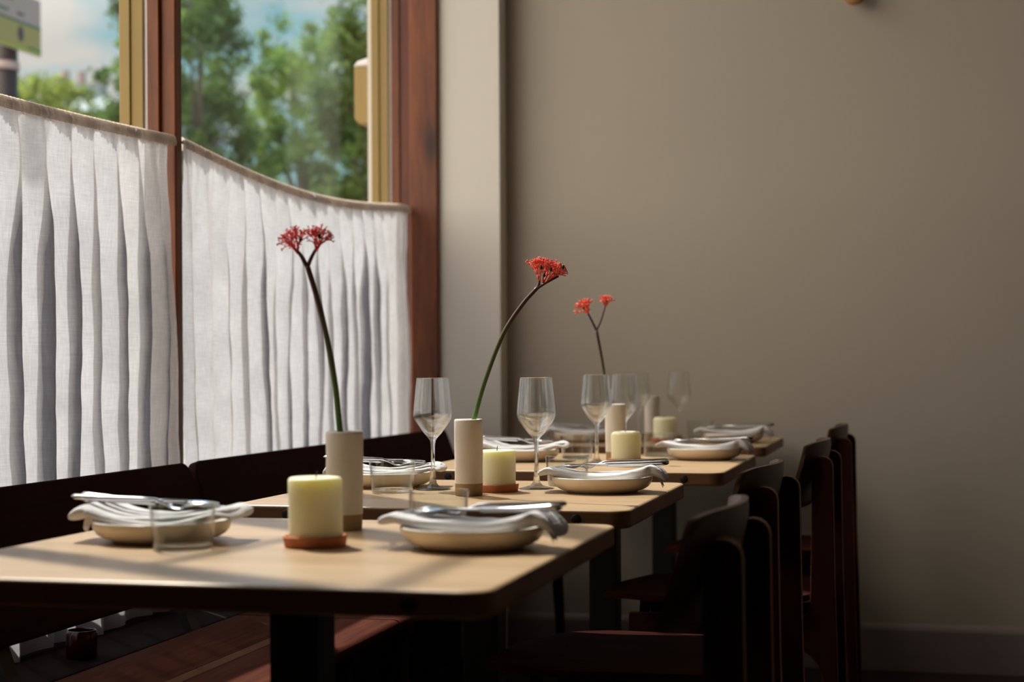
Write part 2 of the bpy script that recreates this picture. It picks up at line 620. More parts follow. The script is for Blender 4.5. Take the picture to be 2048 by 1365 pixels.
bmbox('trim_header', (-1.84, -1.60, Y0, 5.345, 3.74, ZC), M['pier'], kind=S)
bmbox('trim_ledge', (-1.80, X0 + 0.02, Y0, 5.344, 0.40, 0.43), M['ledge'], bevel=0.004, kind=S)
bm = bmesh.new()
prism(bm, [(5.44, 0.0), (5.424, 0.0), (5.424, 0.13), (5.428, 0.14), (5.434, 0.147), (5.44, 0.15)], 'X', -1.377, X1)
o = link_mesh('baseboard_back', bm, M['skirting'], smooth=False)
o['kind'] = S

# window casing board at the right jamb, mullions between the bays
bm = bmesh.new()
box(bm, -1.686, -1.588, 5.325, 5.345, 0.43, 3.74)
o = link_mesh('trim_casing', bm, M['pine'], smooth=False, bevel=0.004)
o['kind'] = S
bm = bmesh.new()
box(bm, -1.725, -1.686, 5.335, 5.345, 0.43, 3.74)
o = link_mesh('trim_groove', bm, M['pine2'], smooth=False)
o['kind'] = S
for k, y in enumerate(WY[1:]):
    bm = bmesh.new()
    box(bm, -1.735, -1.686, y, y + 0.035, 0.43, 3.74)
    o = link_mesh('trim_mullion_%d' % (k + 1), bm, M['pine'], smooth=False, bevel=0.003)
    o['kind'] = S
for k in range(len(WY) - 1):
    ya, yb = WY[k + 1] + 0.035, WY[k] + (0.012 if k == 0 else 0)
    bm = bmesh.new()
    # wooden glazing beads round the pane
    box(bm, -1.752, -1.735, ya - 0.035, ya + 0.006, 0.43, 3.74)
    box(bm, -1.752, -1.722, yb - 0.012, yb, 0.43, 3.74)
    box(bm, -1.790, -1.722, ya, yb, 0.43, 0.57)
    box(bm, -1.752, -1.722, ya, yb, 3.70, 3.74)
    fr = link_mesh('window_%d' % (k + 1), bm, M['pine'], smooth=False, bevel=0.002)
    fr['kind'] = S
    bmbox('seal', (-1.756, -1.752, ya - 0.002, ya + 0.004, 0.43, 3.74), M['seal'], fr)
    bmbox('white_stop', (-1.764, -1.756, ya - 0.035, ya + 0.004, 0.43, 3.74), M['white_paint'], fr)
    bm = bmesh.new()
    box(bm, -1.800, -1.764, ya - 0.035, ya + 0.002, 0.40, 3.74)
    box(bm, -1.822, -1.795, yb - 0.014, yb, 0.40, 3.74)
    box(bm, -1.795, -1.764, yb - 0.008, yb, 0.40, 3.74)
    link_mesh('outside_frame', bm, M['yellow'], fr, smooth=False, bevel=0.002)
    bmbox('glass_pane', (-1.762, -1.756, ya, yb - 0.01, 0.56, 3.72), M['pane'], fr)

# ------------------------------------------------------------------ cafe curtains
def curtain(y0, y1, label, seed, ztop_fn, zbot_fn):
    random.seed(seed)
    root = thing('cafe_curtain', (-1.69, (y0 + y1) / 2, 0.43), label, 'curtain', 'half-height linen curtains on the window')
    yc = (y0 + y1) / 2
    Wd = y1 - y0
    nf = int(Wd / 0.100)
    fp = [random.uniform(-0.35, 0.35) for _ in range(nf + 2)]
    fa = [random.uniform(0.25, 1.45) for _ in range(nf + 2)]
    nu, nv = nf * 22, 48

    def pos(u, v):
        z0, z1 = zbot_fn(u), ztop_fn(u)
        z = z1 + (z0 - z1) * v
        f = u * nf
        i = int(f)
        fr_ = f - i
        amp = fa[i] * (1 - fr_) + fa[min(i + 1, nf)] * fr_
        ph = fp[i] * (1 - fr_) + fp[min(i + 1, nf)] * fr_
        amp *= 1 - 0.55 * max(0.0, (v - 0.75) / 0.25) ** 1.5
        drift = 0.35 * math.sin(v * 2.1 + i * 0.7 + seed)
        a = 2 * PI * (f + ph * v + 0.10 * drift)
        depth = (0.004 + 0.017 * min(1, v * 4)) * amp
        edge = min(1.0, u * 12, (1 - u) * 12)
        x = depth * math.sin(a) * (0.3 + 0.7 * edge)
        x += 0.0035 * math.sin(2 * PI * f * 3.1 + 3 * noise.noise(Vector((f, 0, seed)))) * math.exp(-v * 6)
        y = y0 + Wd * u + edge * (0.21 * Wd / nf) * amp * min(1, v * 3 + 0.2) * math.sin(a + 0.9)
        q = Vector((u * Wd * 9, v * 6, seed))
        x += 0.010 * noise.noise(q * 0.6) + 0.005 * noise.noise(q * 1.5) + 0.0022 * noise.noise(q * 3.9)
        y += 0.014 * noise.noise(q * 0.5 + Vector((5, 5, 5)))
        x += 0.018 * v * v
        return x, y - yc, z - 0.43

    bm = bmesh.new()
    g = [[bm.verts.new(pos(i / nu, j / nv)) for j in range(nv + 1)] for i in range(nu + 1)]
    for i in range(nu):
        for j in range(nv):
            bm.faces.new((g[i][j], g[i + 1][j], g[i + 1][j + 1], g[i][j + 1]))
    link_mesh('fabric', bm, M['linen'], root)
    # gathered rod sleeve
    bm = bmesh.new()
    pr = None
    for i in range(nu * 2 + 1):
        u = i / (nu * 2)
        z1 = ztop_fn(u) - 0.43
        gx = 0.0022 * math.sin(i * 1.9) + 0.0015 * math.sin(i * 0.73 + 2)
        y = y0 + Wd * u - yc
        prof = [(-0.009 + gx, -0.020), (-0.010 + gx, -0.012), (-0.006 + gx, 0.002), (0, 0.006 + 0.0015 * math.sin(i * 2.6)), (0.007 + gx, 0.002), (0.011 + gx, -0.012), (0.009 + gx, -0.020)]
        ring = [bm.verts.new((px, y, z1 + pz)) for px, pz in prof]
        if pr:
            for k in range(len(ring) - 1):
                bm.faces.new((pr[k], ring[k], ring[k + 1], pr[k + 1]))
        pr = ring
    link_mesh('rod_sleeve', bm, M['header'], root)
    bm = bmesh.new()
    tube(bm, [(0, y0 + Wd * k / 20 - yc, ztop_fn(k / 20) - 0.436) for k in range(21)], 0.0035, 8)
    link_mesh('rod', bm, M['steel_dark'], root)
    return root


curtain(1.745, 3.515, 'white linen cafe curtain in the nearer window, left of the wooden mullion', 3,
        lambda u: 1.518 - 0.022 * math.sin(PI * u), lambda u: 0.434 + 0.004 * math.sin(u * 30))
curtain(3.57, 5.315, 'white linen cafe curtain in the far window, between mullion and corner', 8,
        lambda u: 1.520 - 0.045 * math.sin(PI * min(1, u * 1.05)), lambda u: 0.434 + 0.004 * math.sin(u * 27))

# ------------------------------------------------------------------ tables
TZ = 0.75
TN = ['nearest', 'second', 'third', 'farthest']
TABLES = [(-1.165, -0.438, 1.640, 2.385), (-1.150, -0.462, 2.605, 3.262), (-1.150, -0.425, 3.575, 4.310), (-1.150, -0.442, 4.735, 5.375)]
PED = [(-0.801, 2.051), (-0.805, 2.993), (-0.759, 3.958), (-0.783, 5.058)]
TLAB = ['nearest oak-topped table, at the bottom of the picture, on a dark post',
        'oak-topped table second from the camera, with two wine glasses and a tall red flower',
        'oak-topped table third from the camera, its flower stem forked in two',
        'farthest oak-topped table, standing in shade against the back wall']
for k, ((xa, xb, ya, yb), (px, py)) in enumerate(zip(TABLES, PED)):
    cx, cy = (xa + xb) / 2, (ya + yb) / 2
    t = thing('dining_table', (cx, cy, 0), TLAB[k], 'table', 'square oak tables in a row along the bench')
    bm = bmesh.new()
    prism(bm, rrect(xa - cx, xb - cx, ya - cy, yb - cy, 0.032, 8), 'Z', TZ - 0.030, TZ)
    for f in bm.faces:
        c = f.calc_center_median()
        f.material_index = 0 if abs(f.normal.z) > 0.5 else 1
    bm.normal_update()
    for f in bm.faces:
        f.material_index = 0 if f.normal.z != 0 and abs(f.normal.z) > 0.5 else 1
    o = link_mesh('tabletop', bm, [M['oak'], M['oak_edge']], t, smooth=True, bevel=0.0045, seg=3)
    finish(o, 50)
    for sx in (xa + 0.105 - cx, xb - 0.085 - cx):
        for (yy, d) in ((ya - cy, -1), (yb - cy, 1)):
            bm = bmesh.new()
            lathe(bm, [(0, -0.004), (0.0085, -0.004), (0.0085, 0.0006), (0.007, 0.0012), (0, 0.0012)], 20)
            bmesh.ops.rotate(bm, verts=bm.verts, cent=(0, 0, 0), matrix=Matrix.Rotation(PI / 2 * (1 if d < 0 else -1), 3, 'X'))
            bmesh.ops.translate(bm, verts=bm.verts, vec=(sx, yy, TZ - 0.015))
            link_mesh('bolt_cap', bm, M['plug'], t)
    bmbox('pedestal', (px - 0.034 - cx, px + 0.034 - cx, py - 0.034 - cy, py + 0.034 - cy, 0.02, TZ - 0.042), M['black_metal'], t, bevel=0.004)
    bmbox('top_bracket', (px - 0.17 - cx, px + 0.17 - cx, py - 0.17 - cy, py + 0.17 - cy, TZ - 0.042, TZ - 0.030), M['black_metal'], t, bevel=0.003)
    bm = bmesh.new()
    prism(bm, rrect(px - 0.12 - cx, px + 0.12 - cx, py - 0.12 - cy, py + 0.12 - cy, 0.03), 'Z', 0.0, 0.02)
    link_mesh('foot_plate', bm, M['black_metal'], t, smooth=False, bevel=0.004)

# ------------------------------------------------------------------ bench in two lengths
def bench(y0, y1, label):
    t = thing('bench', (-1.27, (y0 + y1) / 2, 0), label, 'bench', 'walnut benches along the window')
    yc = (y0 + y1) / 2
    a, b = y0 - yc, y1 - yc

    def board(name, x0, x1, m, rl=0.002, rr=0.002):
        bm = bmesh.new()
        prism(bm, rrect(x0 + 1.27, x1 + 1.27, 0.420, 0.448, [rl, rr, rr, rl], 5), 'Y', a, b)
        finish(link_mesh(name, bm, m, t, smooth=True), 30)
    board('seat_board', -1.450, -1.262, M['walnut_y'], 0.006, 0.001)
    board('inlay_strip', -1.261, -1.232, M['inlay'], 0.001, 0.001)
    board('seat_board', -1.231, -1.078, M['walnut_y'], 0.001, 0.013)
    # leaning backrest, rounded top corners, ends tapering downwards
    bm = bmesh.new()
    hgt = 0.268
    ol = []
    r = 0.035
    for i in range(9):
        an = PI - PI / 2 * i / 8
        ol.append((a + 0.006 + r + r * math.cos(an), hgt - r + r * math.sin(an)))
    for i in range(9):
        an = PI / 2 - PI / 2 * i / 8
        ol.append((b - 0.006 - r + r * math.cos(an), hgt - r + r * math.sin(an)))
    ol += [(b + 0.002, 0.10), (b, 0.0), (a, 0.0), (a - 0.002, 0.10)]
    prism(bm, ol, 'X', -0.011, 0.011)
    bmesh.ops.rotate(bm, verts=bm.verts, cent=(0, 0, 0), matrix=Matrix.Rotation(-R(19), 3, 'Y'))
    bmesh.ops.translate(bm, verts=bm.verts, vec=(-1.478 + 1.27, 0, 0.522))
    finish(link_mesh('backrest', bm, M['benchback'], t, smooth=True, bevel=0.003), 40)
    n = max(2, round((y1 - y0) / 0.9) + 1)
    for k in range(n):
        yy = a + 0.18 + (b - a - 0.36) * k / (n - 1)
        bm = bmesh.new()
        prism(bm, [(x_ + 1.27, z_) for x_, z_ in ((-1.452, 0.39), (-1.430, 0.39), (-1.470, 0.47), (-1.493, 0.53), (-1.566, 0.74), (-1.580, 0.735), (-1.512, 0.53), (-1.488, 0.47))], 'Y', yy - 0.02, yy + 0.02)
        link_mesh('backrest_bracket', bm, M['black_metal'], t, smooth=False)
        for xx in (-1.42, -1.14):
            bm = bmesh.new()
            tube(bm, [(xx + 1.27, yy, 0.39), (xx + 1.27 + (0.02 if xx > -1.3 else -0.02), yy, 0.0)], [0.019, 0.013], 12)
            link_mesh('leg', bm, M['walnut'], t)
        bmbox('crossbar', (-1.45 + 1.27, -1.11 + 1.27, yy - 0.022, yy + 0.022, 0.385, 0.420), M['walnut'], t, bevel=0.003)
    return t


bench(0.9, 3.318, 'dark walnut bench at the left edge of the picture, nearer of the two benches')
bench(3.326, 5.30, 'dark walnut bench reaching to the corner, beyond the slot between the benches')

# ------------------------------------------------------------------ chairs
def make_chair():
    t = thing('dining_chair', (0, 0, 0), '', 'chair', 'dark walnut chairs on the aisle side')
    m = M['walnut']
    # origin: floor below the backrest's middle; the sitter faces -X
    # seat: saddle shaped panel
    bm = bmesh.new()
    nu, nv = 22, 22
    top, bot = [], []
    for i in range(nu + 1):
        u = i / nu
        x = -0.495 + 0.48 * u
        wd = 0.232 * (1 - 0.14 * u) * (1 - max(0, (0.42 - u) / 0.42) ** 2.2 * 0.60) * (1 - max(0, (u - 0.88) / 0.12) ** 2 * 0.3)
        rt, rb = [], []
        for j in range(nv + 1):
            v = -1 + 2 * j / nv
            z = 0.466 - 0.010 * (1 - v * v) * math.sin(PI * min(1, u * 1.1)) - 0.012 * max(0, 0.15 - u) / 0.15 + 0.004 * u
            rt.append(bm.verts.new((x, wd * v, z)))
            rb.append(bm.verts.new((x, wd * v * 0.985, z - 0.014)))
        top.append(rt)
        bot.append(rb)
    for i in range(nu):
        for j in range(nv):
            bm.faces.new((top[i][j], top[i + 1][j], top[i + 1][j + 1], top[i][j + 1]))
            bm.faces.new((bot[i][j], bot[i][j + 1], bot[i + 1][j + 1], bot[i + 1][j]))
        for g, jj in ((0, 0), (1, nv)):
            bm.faces.new((top[i][jj], bot[i][jj], bot[i + 1][jj], top[i + 1][jj]))
    for j in range(nv):
        for ii in (0, nu):
            bm.faces.new((top[ii][j], top[ii][j + 1], bot[ii][j + 1], bot[ii][j]))
    finish(link_mesh('seat', bm, M['walnut_seat'], t), 50)
    # backrest: curved panel, rounded outline, leaning
    bm = bmesh.new()
    nu, nv, th = 28, 12, 0.019
    W2, H = 0.192, 0.150
    F, B = [], []
    for i in range(nu + 1):
        u = -1 + 2 * i / nu
        rf, rb = [], []
        for j in range(nv + 1):
            v = -1 + 2 * j / nv
            # squircle mapping gives the rounded corners
            k = 0.18
            y = W2 * u * math.sqrt(1 - k * v * v)
            zz = H / 2 * v * math.sqrt(1 - (0.30 if v < 0 else 0.22) * u ** 6)
            x = -0.034 * (abs(u) ** 2.2) + 0.30 * zz - 0.004 * v * v
            d = th * (1 - 0.55 * max(abs(u) ** 6, abs(v) ** 6))
            nx = 1.0
            ny = -0.035 * 2 * u / W2 * 0.5
            rf.append(bm.verts.new((x - d / 2, y, 0.736 + zz)))
            rb.append(bm.verts.new((x + d / 2, y, 0.736 + zz)))
        F.append(rf)
        B.append(rb)
    for i in range(nu):
        for j in range(nv):
            bm.faces.new((F[i][j], F[i][j + 1], F[i + 1][j + 1], F[i + 1][j]))
            bm.faces.new((B[i][j], B[i + 1][j], B[i + 1][j + 1], B[i][j + 1]))
        bm.faces.new((F[i][0], F[i + 1][0], B[i + 1][0], B[i][0]))
        bm.faces.new((F[i][nv], B[i][nv], B[i + 1][nv], F[i + 1][nv]))
    for j in range(nv):
        bm.faces.new((F[0][j], B[0][j], B[0][j + 1], F[0][j + 1]))
        bm.faces.new((F[nu][j], F[nu][j + 1], B[nu][j + 1], B[nu][j]))
    finish(link_mesh('backrest', bm, M['walnut_back'], t), 60)
    # side frames: upright, rail and arched leg cut from one board
    for s in (-1, 1):
        bm = bmesh.new()
        ol = [(0.052, 0.0), (0.028, 0.0)]
        ol += [(0.022, 0.12), (0.016, 0.22)]
        for i in range(6):
            a = i / 5 * PI / 2
            ol.append((0.012 - 0.055 * (1 - math.cos(a)) - 0.0, 0.27 + 0.075 * math.sin(a)))
        ol += [(-0.12, 0.352), (-0.30, 0.365), (-0.425, 0.368)]
        ol += [(-0.425, 0.418), (-0.20, 0.416), (-0.075, 0.414)]
        for i in range(7):
            a = i / 6 * PI / 2
            ol.append((-0.050 + 0.036 * math.sin(a), 0.452 - 0.038 * math.cos(a)))
        ol += [(-0.012, 0.55), (-0.010, 0.66)]
        for i in range(9):
            a = PI - PI * i / 8
            ol.append((0.014 + 0.023 * math.cos(a), 0.757 + 0.022 * math.sin(a)))
        ol += [(0.038, 0.66), (0.040, 0.50), (0.044, 0.36), (0.048, 0.18)]
        prism(bm, ol, 'Y', -0.013, 0.013)
        bmesh.ops.translate(bm, verts=bm.verts, vec=(0.002, s * 0.137, 0))
        bm.normal_update()
        for f in bm.faces:
            f.material_index = 0 if abs(f.normal.y) > 0.5 else 1
        link_mesh('side_frame', bm, [m, M['walnut_edge']], t, smooth=False, bevel=0.004, seg=3)
        bm = bmesh.new()
        tube(bm, [(-0.402, s * 0.137, 0.370), (-0.415, s * 0.155, 0.2), (-0.43, s * 0.165, 0.0)], [0.020, 0.017, 0.012], 14)
        link_mesh('front_leg', bm, m, t)
        bm = bmesh.new()
        tube(bm, [(-0.39, s * 0.125, 0.417), (-0.39, s * 0.115, 0.449)], [0.012, 0.012], 12)
        link_mesh('spacer', bm, m, t)
        bm = bmesh.new()
        tube(bm, [(-0.09, s * 0.137, 0.4135), (-0.09, s * 0.137, 0.4575)], [0.012, 0.012], 12)
        link_mesh('spacer', bm, m, t)
    for xx, zz in ((-0.34, 0.392), (-0.06, 0.385)):
        bmbox('cross_rail', (xx - 0.012, xx + 0.012, -0.127, 0.127, zz - 0.016, zz + 0.016), m, t, bevel=0.003)
    return t


ch0 = make_chair()
CH = [(-0.243, 2.080, 'walnut chair nearest the camera, its curved back in front of the other chairs'),
      (-0.270, 2.925, 'walnut chair second from the camera, drawn up to the second table'),
      (-0.236, 3.870, 'walnut chair third from the camera, drawn up to the third table'),
      (-0.238, 4.830, 'walnut chair farthest from the camera, next to the back wall')]
for k, (x, y, lab) in enumerate(CH):
    o = ch0 if k == 0 else copy_tree(ch0)
    o.location = (x, y, 0)
    o.rotation_euler = (0, 0, R((-1.5, -3.5, -1.0, 0)[k]))
    o['label'] = lab

# ------------------------------------------------------------------ tableware prototypes
PARK = (0, 0, 0)


def make_plate():
    t = thing('plate', PARK, '', 'plate', 'stoneware plates under folded napkins')
    bm = bmesh.new()
    prof = [(0, 0.004), (0.055, 0.004), (0.057, 0.0), (0.064, 0.0), (0.067, 0.003), (0.077, 0.0055), (0.0855, 0.0105), (0.0905, 0.0170), (0.0925, 0.0230), (0.0930, 0.0265)]
    lathe(bm, prof, 64)
    top = [(0.0930, 0.0265), (0.0930, 0.0285), (0.0915, 0.0290), (0.0897, 0.0270), (0.0865, 0.0185), (0.079, 0.0115), (0.066, 0.0088), (0, 0.009)]
    lathe(bm, top, 64, mi=1)
    bmesh.ops.remove_doubles(bm, verts=bm.verts, dist=0.00005)
    link_mesh('plate_body', bm, [M['plate'], M['plate_rim']], t)
    return t


def make_tumbler():
    t = thing('tumbler', PARK, '', 'glass tumbler', 'short glass tumblers')
    bm = bmesh.new()
    lathe(bm, [(0.0372, 0.0015), (0.0382, 0.005), (0.0426, 0.0560), (0.0428, 0.0578), (0.0424, 0.0590), (0.0414, 0.0590), (0.0410, 0.0578), (0.0408, 0.0560), (0.0367, 0.0120), (0.0350, 0.0090)], 72)
    link_mesh('wall', bm, M['tumbler'], t)
    bm = bmesh.new()
    lathe(bm, [(0, 0.0012), (0.030, 0.0010), (0.0335, 0.0), (0.0370, 0.0012), (0.0378, 0.0040), (0.0379, 0.0085), (0.0350, 0.0088), (0.030, 0.0075), (0, 0.0070)], 72)
    link_mesh('thick_base', bm, M['solid_glass'], t)
    return t


def make_wineglass():
    t = thing('wine_glass', PARK, '', 'wine glass', 'empty stemmed wine glasses')
    prof = [(0, 0.0), (0.0330, 0.0), (0.0342, 0.0006), (0.0338, 0.0016), (0.024, 0.0034), (0.012, 0.0065), (0.0072, 0.0125), (0.0052, 0.025),
            (0.0040, 0.045), (0.0038, 0.065), (0.0042, 0.085), (0.0058, 0.0945), (0.0095, 0.0990), (0.0165, 0.1065), (0.0250, 0.1180), (0.0335, 0.1305),
            (0.0368, 0.1385), (0.0367, 0.1450), (0.0350, 0.165), (0.0325, 0.190), (0.03045, 0.2090), (0.03025, 0.2108), (0.0301, 0.2114), (0.0298, 0.2117), (0.0295, 0.2114), (0.0293, 0.2108), (0.02952, 0.2090),
            (0.0316, 0.190), (0.0341, 0.165), (0.0357, 0.1460), (0.0354, 0.1390), (0.0320, 0.1325), (0.0235, 0.1210), (0.0150, 0.1105), (0.0080, 0.1045), (0, 0.1025)]
    bm = bmesh.new()
    lathe(bm, prof, 72)
    link_mesh('glass_body', bm, M['solid_glass'], t)
    return t


def make_candle(h=0.072, seed=1, rnd=0.004):
    t = thing('pillar_candle', PARK, '', 'candle', 'ivory pillar candles on terracotta saucers')
    bm = bmesh.new()
    r = 0.0350
    prof = [(0, 0), (r - 0.001, 0), (r, 0.002)]
    for k in range(1, 7):
        prof.append((r, 0.002 + (h - rnd - 0.002) * k / 6))
    for k in range(1, 7):
        a = PI / 2 * k / 6
        prof.append((r - rnd + rnd * math.cos(a), h - rnd + rnd * math.sin(a)))
    prof += [(r - rnd - 0.006, h - 0.0006), (0.012, h - 0.0035), (0, h - 0.0035)]
    lathe(bm, prof, 56, wob=0.0009, seed=seed)
    link_mesh('wax_body', bm, M['wax'], t)
    bm = bmesh.new()
    tube(bm, [(0.001, 0, h - 0.0045), (0.0015, 0, h + 0.003), (0.0028, 0.0, h + 0.0075)], [0.0009, 0.0008, 0.0006], 8)
    link_mesh('wick', bm, M['wick'], t)
    return t


def make_saucer():
    bm = bmesh.new()
    lathe(bm, [(0, 0), (0.0385, 0), (0.0395, 0.001), (0.0415, 0.0125), (0.0412, 0.0142), (0.0395, 0.0145), (0.0380, 0.0130), (0.0375, 0.004), (0, 0.004)], 56, wob=0.0004, seed=4)
    return link_mesh('terracotta_saucer', bm, M['terracotta'])


def make_vase(seed=2, h=0.138, r=0.0262):
    t = thing('bud_vase', PARK, '', 'vase', 'slim white stoneware bud vases')
    bm = bmesh.new()
    band = 0.0225
    lathe(bm, [(0, 0.0), (r * 0.90, 0.0), (r * 0.93, 0.002), (r * 0.965, band)], 44, wob=0.0006, seed=seed, mi=1)
    prof = [(r * 0.965, band)] + [(r * (0.97 + 0.03 * k / 8), band + (h - 0.004 - band) * k / 8) for k in range(1, 9)]
    prof += [(r - 0.0005, h - 0.0015), (r - 0.002, h), (r - 0.0035, h - 0.001), (r - 0.0045, h - 0.004), (r - 0.005, 0.012), (0, 0.010)]
    lathe(bm, prof, 44, wob=0.0011, seed=seed)
    bmesh.ops.remove_doubles(bm, verts=bm.verts, dist=0.0002)
    link_mesh('vase_body', bm, [M['vase'], M['vase_bare']], t)
    return t


def make_fork():
    t = thing('fork', PARK, '', 'fork', 'steel forks on the napkins')
    bm = bmesh.new()
    pts = [(-0.052, 0, 0.004), (-0.044, 0, 0.0005), (-0.034, 0, 0.001), (-0.022, 0, 0.006), (-0.008, 0, 0.0105), (0.01, 0, 0.0105), (0.06, 0, 0.0095), (0.104, 0, 0.009), (0.108, 0, 0.009)]
    rad = [0.0095, 0.0115, 0.010, 0.0040, 0.0030, 0.0034, 0.0044, 0.0052, 0.0030]
    sq = [0.12, 0.14, 0.16, 0.5, 0.8, 0.8, 0.75, 0.7, 0.7]
    tube(bm, pts, rad, 14, squash=sq)
    link_mesh('handle', bm, M['steel'], t)
    bm = bmesh.new()
    for k in range(4):
        y = (k - 1.5) * 0.0060
        tube(bm, [(-0.050, y, 0.0035), (-0.066, y, 0.0075), (-0.082, y * 0.95, 0.0085), (-0.092, y * 0.95, 0.0075)], [0.0016, 0.0015, 0.0013, 0.0006], 8)
    link_mesh('tines', bm, M['steel'], t)
    return t


def make_knife():
    t = thing('knife', PARK, '', 'knife', 'steel knives on the napkins')
    bm = bmesh.new()
    tube(bm, [(0.0, 0, 0.005), (0.004, 0, 0.005), (0.03, 0, 0.005), (0.08, 0, 0.005), (0.106, 0, 0.005), (0.110, 0, 0.005)], [0.003, 0.0042, 0.0044, 0.0052, 0.0058, 0.0035], 12, squash=[0.8] * 6)
    link_mesh('handle', bm, M['steel'], t)
    bm = bmesh.new()
    ol = [(0.002, -0.0045), (-0.05, -0.0052), (-0.085, -0.0060), (-0.100, -0.0030), (-0.104, 0.0030), (-0.098, 0.0062), (-0.05, 0.0058), (0.002, 0.0045)]
    prism(bm, ol, 'Z', 0.0042, 0.0058)
    link_mesh('blade', bm, M['steel'], t, smooth=False)
    return t


def make_spoon():
    t = thing('spoon', PARK, '', 'spoon', 'steel spoons tucked in the napkins')
    bm = bmesh.new()
    tube(bm, [(-0.045, 0, 0.009), (0.0, 0, 0.006), (0.05, 0, 0.005), (0.095, 0, 0.005), (0.106, 0, 0.005), (0.110, 0, 0.005)], [0.002, 0.0028, 0.004, 0.0068, 0.0072, 0.004], 12, squash=[0.7] * 6)
    link_mesh('handle', bm, M['steel'], t)
    bm = bmesh.new()
    g = []
    for i in range(13):
        a = i / 12
        x = -0.045 - 0.045 * a
        wd = 0.0145 * math.sin(PI * (0.06 + 0.90 * a)) ** 0.7
        g.append([bm.verts.new((x, wd * v, 0.009 - 0.006 * math.sin(PI * a) * (1 - v * v))) for v in (-1, -0.5, 0, 0.5, 1)])
    for i in range(12):
        for j in range(4):
            bm.faces.new((g[i][j], g[i + 1][j], g[i + 1][j + 1], g[i][j + 1]))
    o = link_mesh('bowl', bm, M['steel'], t)
    s = o.modifiers.new('solid', 'SOLIDIFY')
    s.thickness = 0.0012
    return t


def napkin_mesh(seed, droop=1.0, lift=1.0):
    """folded linen napkin lying over a plate: along X, origin on the table under the plate"""
    random.seed(seed)
    bm = bmesh.new()
    layers = [(-0.116, 0.122, 0.054, 0.0066, 0.0, 0.0), (-0.108, 0.098, 0.042, 0.0026, 0.0096, 0.004)]
    for li, (xa, xb, hw, th, dz, dy) in enumerate(layers):
        nu, nn = 40, 24
        rings = []
        for i in range(nu + 1):
            u = i / nu
            x = xa + (xb - xa) * u
            ax = abs(x)
            base = 0.0205 + 0.0095 * lift * min(1, (ax / 0.088)) ** 2.2
            if ax > 0.088:
                base += 0.002 - droop * ((ax - 0.088) / 0.034) ** 1.6 * (0.013 if x > 0 else 0.004)
            else:
                base = max(base, 0.0165)
            e = min(1, u * 14, (1 - u) * 14) ** 0.5
            wid = hw * (1 + 0.05 * math.sin(x * 30 + seed)) * (0.80 + 0.20 * e) * (0.82 if x > 0.09 else 1.0)
            ring = []
            for j in range(nn):
                a = 2 * PI * j / nn
                c, s_ = math.cos(a), math.sin(a)
                # flat lens cross-section, one fold thicker than the other
                yy = wid * (abs(c) ** 0.8) * (1 if c > 0 else -1) + dy + 0.004 * math.sin(x * 18 + seed * 2)
                tt = th * (0.55 + 0.45 * e) * (1 + 0.5 * max(0.0, -c)) * (1 + 0.45 * max(0.0, min(1.0, (x - 0.03) / 0.06)))
                zz = base + dz + tt * (abs(s_) ** 0.8) * (1 if s_ > 0 else -1) + tt
                q = Vector((x * 22, yy * 26, seed + li * 3))
                zz += (0.0030 * noise.noise(q * 0.8) + 0.0008 * noise.noise(q * 2.7)) * (1 if s_ > 0 else 0.2)
                # rim crossing: keep clear of the plate
                rr = math.hypot(x, yy)
                if s_ <= 0:
                    cl = 0.0110 if rr < 0.072 else (0.0110 + (rr - 0.072) / 0.0170 * 0.0190 if rr < 0.089 else 0.0)
                    if rr < 0.096:
                        cl = max(cl, 0.0303 if rr > 0.087 else cl)
                    zz = max(zz, cl)
                else:
                    if rr < 0.097:
                        zz = max(zz, 0.034 if rr > 0.087 else 0.02)
                ring.append(bm.verts.new((x, yy, zz)))
            rings.append(ring)
        for a, b in zip(rings[:-1], rings[1:]):
            for k in range(nn):
                bm.faces.new((a[k], a[(k + 1) % nn], b[(k + 1) % nn], b[k]))
        bm.faces.new(rings[0])
        bm.faces.new(list(reversed(rings[-1])))
    # loose corner hanging below the right end
    for (cx, cy, wdt, dr) in ((0.108, -0.012, 0.030, 0.020),):
        g = []
        for i in range(9):
            u = i / 8
            row = []
            for j in range(7):
                v = -1 + 2 * j / 6
                row.append(bm.verts.new((cx - 0.014 + 0.018 * u + 0.004 * v * v, cy + wdt * v * (1 - 0.75 * u), 0.042 - 0.010 * u - dr * u * u + 0.003 * math.sin(3 * v + seed))))
            g.append(row)
        for i in range(8):
            for j in range(6):
                bm.faces.new((g[i][j], g[i + 1][j], g[i + 1][j + 1], g[i][j + 1]))
    o = link_mesh('napkin', bm, M['napkin'], None, subsurf=1)
    return o


P_plate, P_tumbler, P_wine, P_sauc = make_plate(), make_tumbler(), make_wineglass(), make_saucer()
P_fork, P_knife, P_spoon = make_fork(), make_knife(), make_spoon()
napk = [napkin_mesh(s, d, l) for s, d, l in ((1, 1.0, 1.0), (4, 0.6, 1.15), (7, 1.2, 0.95))]
used = set()


def put(proto, loc, label, rz=0.0, group=None, cat=None, rot=None):
    if proto.name in used:
        o = copy_tree(proto)
    else:
        used.add(proto.name)
        o = proto
    o.location = loc
    o.rotation_euler = rot if rot else (0, 0, rz)
    o['label'] = label
    if cat:
        o['category'] = cat
    if group:
        o['group'] = group
    return o


